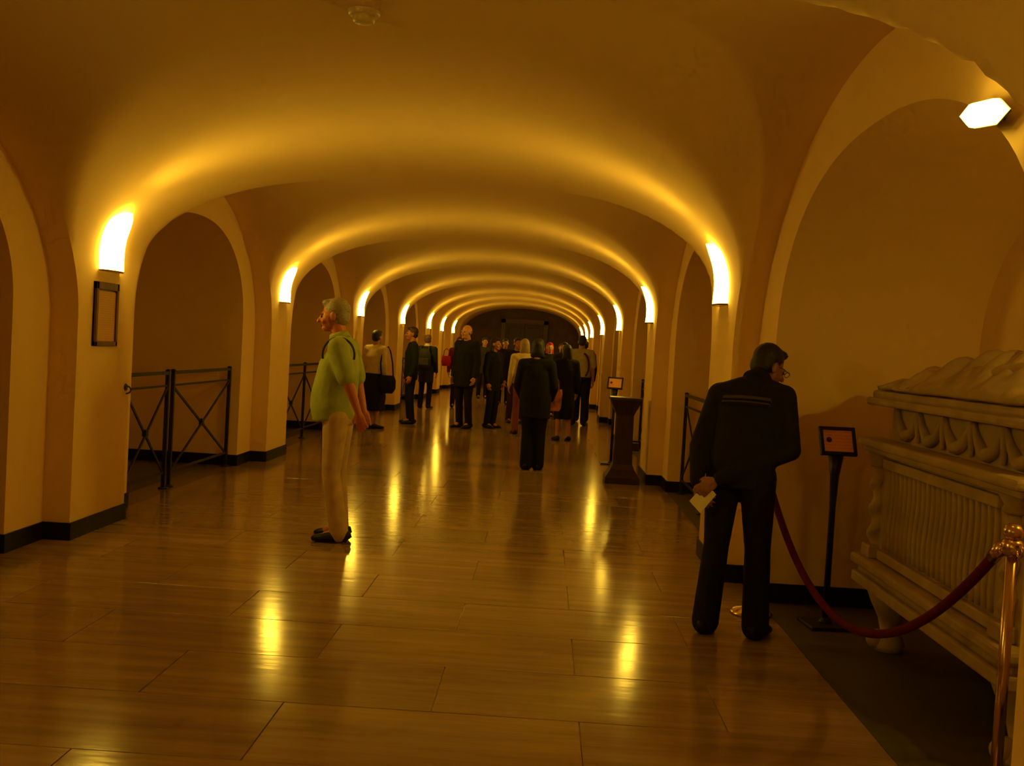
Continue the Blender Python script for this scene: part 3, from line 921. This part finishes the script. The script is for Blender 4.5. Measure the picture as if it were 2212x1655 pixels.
    # trousers or skirt
    if bottom:
        m = MB()
        m.loft([(J['pelvis']+Vector((0, 0, .10*k)), .145*k*b_, .105*k*b_), (J['pelvis'], .162*k*b_, .118*k*b_), (J['pelvis']-Vector((0, .0, .09*k)), .165*k*b_, .115*k*b_)])
        for sd in 'LR':
            h_, kn, an = J['hip'+sd], J['knee'+sd], J['ankle'+sd]
            m.caps(h_-Vector((0, 0, .02*k)), kn, .092*k*b_*legs_w, .068*k*legs_w); m.caps(kn, an+Vector((0, -.005, -.018))*k, .068*k*legs_w, cuff*k)
        m.fused('trousers', cloth(*bottom), e, .013, 3)
    if skirt:
        col, length, wid = skirt
        m = MB(); P = J['pelvis']
        m.loft([(P+Vector((0, 0, .12*k)), .14*k*b_, .105*k*b_), (P, .178*k*b_, .13*k*b_), (P-Vector((0, 0, .14*k)), .19*k*b_, .145*k*b_), (P-Vector((0, 0, .14+.5*(length-.14)))*k, .19*k*wid*b_, .15*k*wid*b_), (P-Vector((0, 0, length*k)), .165*k*wid*b_, .135*k*wid*b_)])
        m.fused('skirt', cloth(*col), e, .013, 3)
    for sd, sg in (('L', -1), ('R', 1)):
        an = J['ankle'+sd]; m = MB()
        sx = an.x+sg*.008; fl = Vector((sg*.10, 1, 0)).normalized()
        secs = []
        for t_, w2, h2, z2 in ((-.085, .012, .02, .032), (-.075, .034, .042, .045), (-.02, .040, .050, .052), (.05, .044, .038, .040), (.12, .048, .030, .032), (.165, .040, .024, .026), (.19, .018, .014, .02)):
            c_ = Vector((sx, an.y, 0))+fl*(t_*k); secs.append((Vector((c_.x, c_.y, z2*k)), w2*k, h2*k))
        m.loft(secs, right=Vector((1, -sg*.10, 0)).normalized(), seg=14)
        m.v = [(x, y, max(z, .002)) for x, y, z in m.v]
        m.obj('shoe', principled('shoe', shoe, .4) if False else cloth(*shoe, .45), e)
    return e, J, k, hp, HR

# 1 the elderly man in the green shirt, in profile
DARKHAIR = (.012, .010, .009)
e1, J1, k1, hp1, HR1 = person('grey-haired man in a light green short-sleeved shirt and khaki trousers, facing left', (-1.50, 7.6, 0), (-1, 0.03), H=1.77, build=1.06,
    joints=dict(head=(0, .075, 1.645), neck=(0, .02, 1.475), shoulderL=(-.185, -.01, 1.415), elbowL=(-.235, -.115, 1.15), wristL=(-.215, -.185, .965), elbowR=(.24, -.08, 1.14), wristR=(.2, -.14, .95), ankleL=(-.09, -.06, .085), ankleR=(.10, -.02, .085)),
    head_rot=(-.10, 0, 0), skin_c=(.50, .155, .075), hair=(.30, .25, .18), top=(.34, .40, .115), top_len='short', top_hem=.88, belly=.085, top_loose=1.0, bottom=(.52, .37, .21), shoe=(.016, .013, .012), voxel=.007, collar=(.34, .40, .115),
    hand_dir={'L': (.12, -.25, -.96)}, curl=.5, cuff=.070)
# bag strap over his shoulder
m = MB()
pts = [(-.125, .118*math.cos(a)-.002, 1.375+.128*math.sin(a)) for a in [-.25+3.6*q/28 for q in range(29)]]
m.tube(pts, .008, 8); m.obj('strap', cloth(.06, .06, .04), e1)

# 2 the stooping man seen from behind, hands clasped behind his back
e2, J2, k2, hp2, HR2 = person('man in a black jacket and trousers stooping beside the rope, hands behind his back', (1.10, 5.63, 0), (.42, .91), H=1.69, build=1.07, lean=.36,
    joints=dict(head=(.05, .085, 1.60), neck=(.01, .01, 1.475), shoulderL=(-.185, -.0, 1.375), shoulderR=(.175, -.0, 1.385),
                elbowL=(-.255, .02, 1.05), wristL=(-.21, -.14, .86), elbowR=(.255, .05, 1.07), wristR=(-.09, -.175, .89),
                hipL=(-.095, 0, .93), hipR=(.095, 0, .93), kneeL=(-.115, .0, .50), kneeR=(.115, .02, .50), ankleL=(-.14, -.04, .085), ankleR=(.13, .02, .085)),
    head_rot=(-.22, 0, -.72), skin_c=(.30, .13, .075), hair=(.010, .008, .007), top=(.012, .010, .009), top_hem=.84, belly=.02, top_loose=1.0, bottom=(.009, .008, .008), shoe=(.009, .008, .008), voxel=.007, collar=(.012, .010, .009),
    hand_dir={'L': (.55, -.25, -.8), 'R': (-.75, -.2, -.62)}, hand_n={'L': (.3, .9, 0), 'R': (.2, .9, 0)}, curl=.6, cuff=.078, legs_w=1.08)
# stripes on the back of the jacket
def back_pt(u, t, off=.0):
    """point on the back of his jacket: u across, t up the spine"""
    p = J2['waist']+(J2['neck']-J2['waist'])*t
    sp = (J2['neck']-J2['waist']).normalized(); out = Vector((0, -sp.z, sp.y))
    return p+Vector((u, 0, 0))+out*(.152+.0-.9*u*u+off)
for z0, w0 in ((.56, .022), (.49, .012)):
    m = MB(); rows = []
    for q in range(21):
        u = -.13+.26*q/20
        rows.append([tuple(back_pt(u, z0-w0, -.03)), tuple(back_pt(u, z0-w0, .002)), tuple(back_pt(u, z0+w0, .002)), tuple(back_pt(u, z0+w0, -.03))])
    m.rings(rows, True, False); m.obj('back_stripe', cloth(.07, .05, .03), e2)
# glasses
m = MB()
for sg in (-1, 1):
    m.tube([tuple(hp2(sg*.034+.022*math.cos(a), .112, .0+.017*math.sin(a))) for a in [2*PI*q/14 for q in range(15)]], .002, 6)
    m.tube([tuple(hp2(sg*.056, .112, .006)), tuple(hp2(sg*.082, .05, .006)), tuple(hp2(sg*.082, -.01, .004))], .002, 6)
m.tube([tuple(hp2(-.012, .112, .003)), tuple(hp2(.012, .112, .003))], .002, 6)
m.obj('glasses', M['dark_metal'], e2)
# folded paper in his hands
bpy.context.view_layer.update()
wr = e2.matrix_world @ ((J2['wristL']+J2['wristR'])/2+Vector((-.01, -.02, -.09)))
e = empty('folded_leaflet', wr); tag(e, 'pale folded leaflet held behind the back of the stooping man', 'leaflet')
e.rotation_euler = (0, math.radians(38), math.radians(-38))
m = MB(); m.box((-.045, -.004, -.07), (.045, .0, .07)); m.obj('front_leaf', M['paper'], e)
m = MB(); m.box((-.045, .0008, -.07), (.043, .004, .07)); m.obj('back_leaf', M['paper'], e)

# 3 the crowd farther down
BLK = (.012, .011, .011); NAVY = (.013, .017, .016); BRN = (.05, .02, .012)
person('woman in a pale blouse and long black skirt standing behind the man in green', (-2.86, 17.4, 0), (.55, .83), H=1.66, hair=DARKHAIR, skin_c=(.42, .2, .12), top=(.62, .50, .30), top_hem=.98, skirt=(BLK, .62, 1.12), build=1.12, shoe=(.012, .01, .01))
# large black shoulder bag at her hip
e = empty('shoulder_bag', (-2.62, 17.22, .62)); tag(e, 'large black shoulder bag hanging at the hip of the woman in the pale blouse', 'bag')
m = MB(); m.loft([((0, 0, 0), .10, .05), ((0, 0, .08), .15, .075), ((0, 0, .22), .15, .07), ((0, 0, .30), .11, .04)]); m.obj('body', cloth(*BLK), e)
m = MB(); m.tube([(-.10, 0, .28), (-.12, -.02, .5), (-.10, .02, .72), (-.02, .10, .78), (.02, .1, .7), (.08, .0, .5), (.10, 0, .28)], .012, 8); m.obj('strap', cloth(*BLK), e)
person('man in a dark suit facing left in front of the fourth left pilaster', (-2.44, 18.9, 0), (-.92, -.25), H=1.77, build=1.02, hair=(.05, .022, .012), skin_c=(.45, .17, .08), top=NAVY, top_hem=.80, bottom=NAVY)
e5, J5, k5, hp5, HR5 = person('person in a dark coat with grey markings and a pale scarf, left of the crowd', (-2.70, 23.6, 0), (.25, .97), H=1.68, build=1.08, hair=(.10, .05, .03), top=(.02, .022, .018), top_hem=.62, bottom=BLK, collar=(.6, .52, .4))
e = empty('backpack', (-2.74, 23.40, 0)); tag(e, 'dark grey backpack on the person with the pale scarf', 'backpack')
m = MB(); m.loft([((0, -.02, .93), .12, .06), ((0, -.03, 1.0), .16, .09), ((0, -.03, 1.25), .15, .085), ((0, -.0, 1.36), .09, .05)]); m.obj('pack', cloth(.035, .035, .025), e)
m = MB(); m.box((-.11, -.125, 1.0), (.11, -.10, 1.15), .01); m.obj('pocket', cloth(.07, .065, .045), e)
for sx in (-.09, .09):
    m = MB(); m.tube([(sx, -.01, 1.34), (sx*1.05, .10, 1.43), (sx*1.2, .24, 1.42), (sx*1.3, .34, 1.25)], .016, 8); m.obj('strap', cloth(.05, .05, .035), e)
person('tall man in a long black coat standing left of the middle of the crowd', (-1.42, 18.6, 0), (-.6, -.8), H=1.86, build=1.16, hair=(.10, .05, .02), bald=True, skin_c=(.62, .28, .11), top=BLK, top_hem=.70, bottom=BLK, top_loose=1.04)
person('woman in a dark red top behind the tall man in the black coat', (-2.05, 24.6, 0), (.2, -.98), H=1.68, hair=(.10, .02, .015), hair_len=.10, skin_c=(.6, .38, .24), top=(.13, .015, .012), top_hem=.8, bottom=(.03, .015, .012))
e = empty('handbag', (-2.34, 24.5, .98)); tag(e, 'bright red bag carried in the crowd beside the dark coat', 'bag')
m = MB(); m.loft([((0, 0, 0), .09, .05), ((0, 0, .10), .12, .06), ((0, 0, .24), .10, .045)]); m.obj('body', cloth(.45, .02, .012), e)
m = MB(); m.tube([(-.07, 0, .22), (-.06, 0, .36), (0, 0, .42), (.06, 0, .36), (.07, 0, .22)], .01, 8); m.obj('handle', cloth(.3, .02, .012), e)
person('woman in black turned sideways, right of the tall man', (-.93, 19.0, 0), (.75, -.45), H=1.66, hair=(.03, .015, .01), hair_len=.14, skin_c=(.5, .22, .10), top=BLK, top_hem=.72, bottom=BLK)
person('man in a black jacket with a ruddy face behind the woman in front', (-.56, 20.6, 0), (.3, -.95), H=1.70, hair=(.05, .02, .012), skin_c=(.5, .18, .08), top=BLK, bottom=BRN)
e9, J9, k9, hp9, HR9 = person('woman all in black walking away in the middle of the corridor', (-.09, 12.8, 0), (.12, .99), H=1.62, build=1.06, hair=(.012, .009, .008), hair_len=.07, skin_c=(.3, .14, .08), top=(.009, .008, .008), top_hem=.70, top_loose=1.16, bottom=(.008, .008, .008), shoe=(.008, .007, .007), legs_w=1.2,
    joints=dict(ankleL=(-.075, -.03, .085), ankleR=(.075, .04, .085), kneeL=(-.08, .0, .5), kneeR=(.08, .03, .5), elbowL=(-.25, .0, 1.12), wristL=(-.2, .12, .95), elbowR=(.25, 0, 1.12), wristR=(.2, .12, .95)), cuff=.085)
person('person in a cream top seen between the two women in black', (-.36, 18.0, 0), (-.2, .98), H=1.66, hair=(.32, .22, .11), hair_len=.10, skin_c=(.55, .3, .18), top=(.58, .44, .24), top_hem=.82, bottom=(.20, .05, .025))
person('person in a bright red head covering at the back of the crowd', (.10, 23.2, 0), (.1, -.99), H=1.66, hair=(.50, .012, .02), hair_len=.16, skin_c=(.55, .26, .13), top=(.02, .015, .013), top_hem=.74, bottom=BLK)
e = empty('tote_bag', (.18, 17.0, .50)); tag(e, 'orange and cream patterned tote bag right of the woman walking away', 'bag')
M['tote'] = principled('tote_cloth', (.50, .17, .05), .8, noise=(9, .75, (1, 1, 1)))
m = MB(); m.loft([((0, 0, 0), .10, .04), ((0, 0, .05), .13, .06), ((0, 0, .30), .14, .05), ((0, 0, .36), .13, .03)]); m.obj('body', M['tote'], e)
for sy in (-.03, .03):
    m = MB(); m.tube([(-.08, sy, .33), (-.07, sy, .50), (0, sy*.4, .58), (.07, sy, .50), (.08, sy, .33)], .009, 8); m.obj('handle', M['tote'], e)
person('woman in a black dress holding the patterned tote bag', (.36, 17.2, 0), (-.3, .95), H=1.60, hair=DARKHAIR, hair_len=.12, skin_c=(.45, .2, .1), top=BLK, top_hem=.9, skirt=(BLK, .55, 1.05), joints=dict(elbowL=(-.22, .0, 1.15), wristL=(-.19, .02, 1.18-.06)))
e10, J10, k10, hp10, HR10 = person('man in a pale grey shirt with a dark strap, right of the crowd', (.74, 21.0, 0), (.12, .99), H=1.82, build=1.10, hair=(.02, .014, .01), skin_c=(.45, .2, .1), top=(.42, .36, .24), top_len='short', top_hem=.95, top_loose=1.05, bottom=BLK)
m = MB(); m.tube([(.15*math.cos(a)+.02, -.135-.0*math.sin(a), 1.22+.26*math.sin(a)*1.0) for a in [-.9+2.2*q/14 for q in range(15)]], .018, 8); m.obj('strap', cloth(.10, .02, .015), e10)
person('man in a black coat half hidden behind the pale grey shirt', (.84, 22.3, 0), (-.2, .98), H=1.76, build=1.08, hair=DARKHAIR, skin_c=(.45, .2, .1), top=BLK, top_hem=.72, bottom=BLK)
person('person in a dark coat with a brown face left of the pale grey shirt', (.42, 22.6, 0), (-.1, -.99), H=1.68, hair=DARKHAIR, hair_len=.08, skin_c=(.42, .2, .08), top=(.022, .016, .014), top_hem=.72, bottom=BLK)
FAR = [((-1.05, 27.0), (.1, -1), 1.72, (.04, .02, .015), 'dark brown'), ((-.15, 28.2), (-.1, -1), 1.78, (.012, .012, .012), 'black'), ((.45, 29.4), (.2, -1), 1.70, (.03, .03, .035), 'charcoal'), ((-1.75, 29.6), (.3, -1), 1.74, (.05, .045, .035), 'grey-brown')]
for (px, py), hd, hh_, cc, nm in FAR:
    person('distant visitor in a %s coat far behind the crowd' % nm, (px, py, 0), hd, H=hh_, hair=DARKHAIR, top=cc, top_hem=.72, bottom=BLK, voxel=.014)
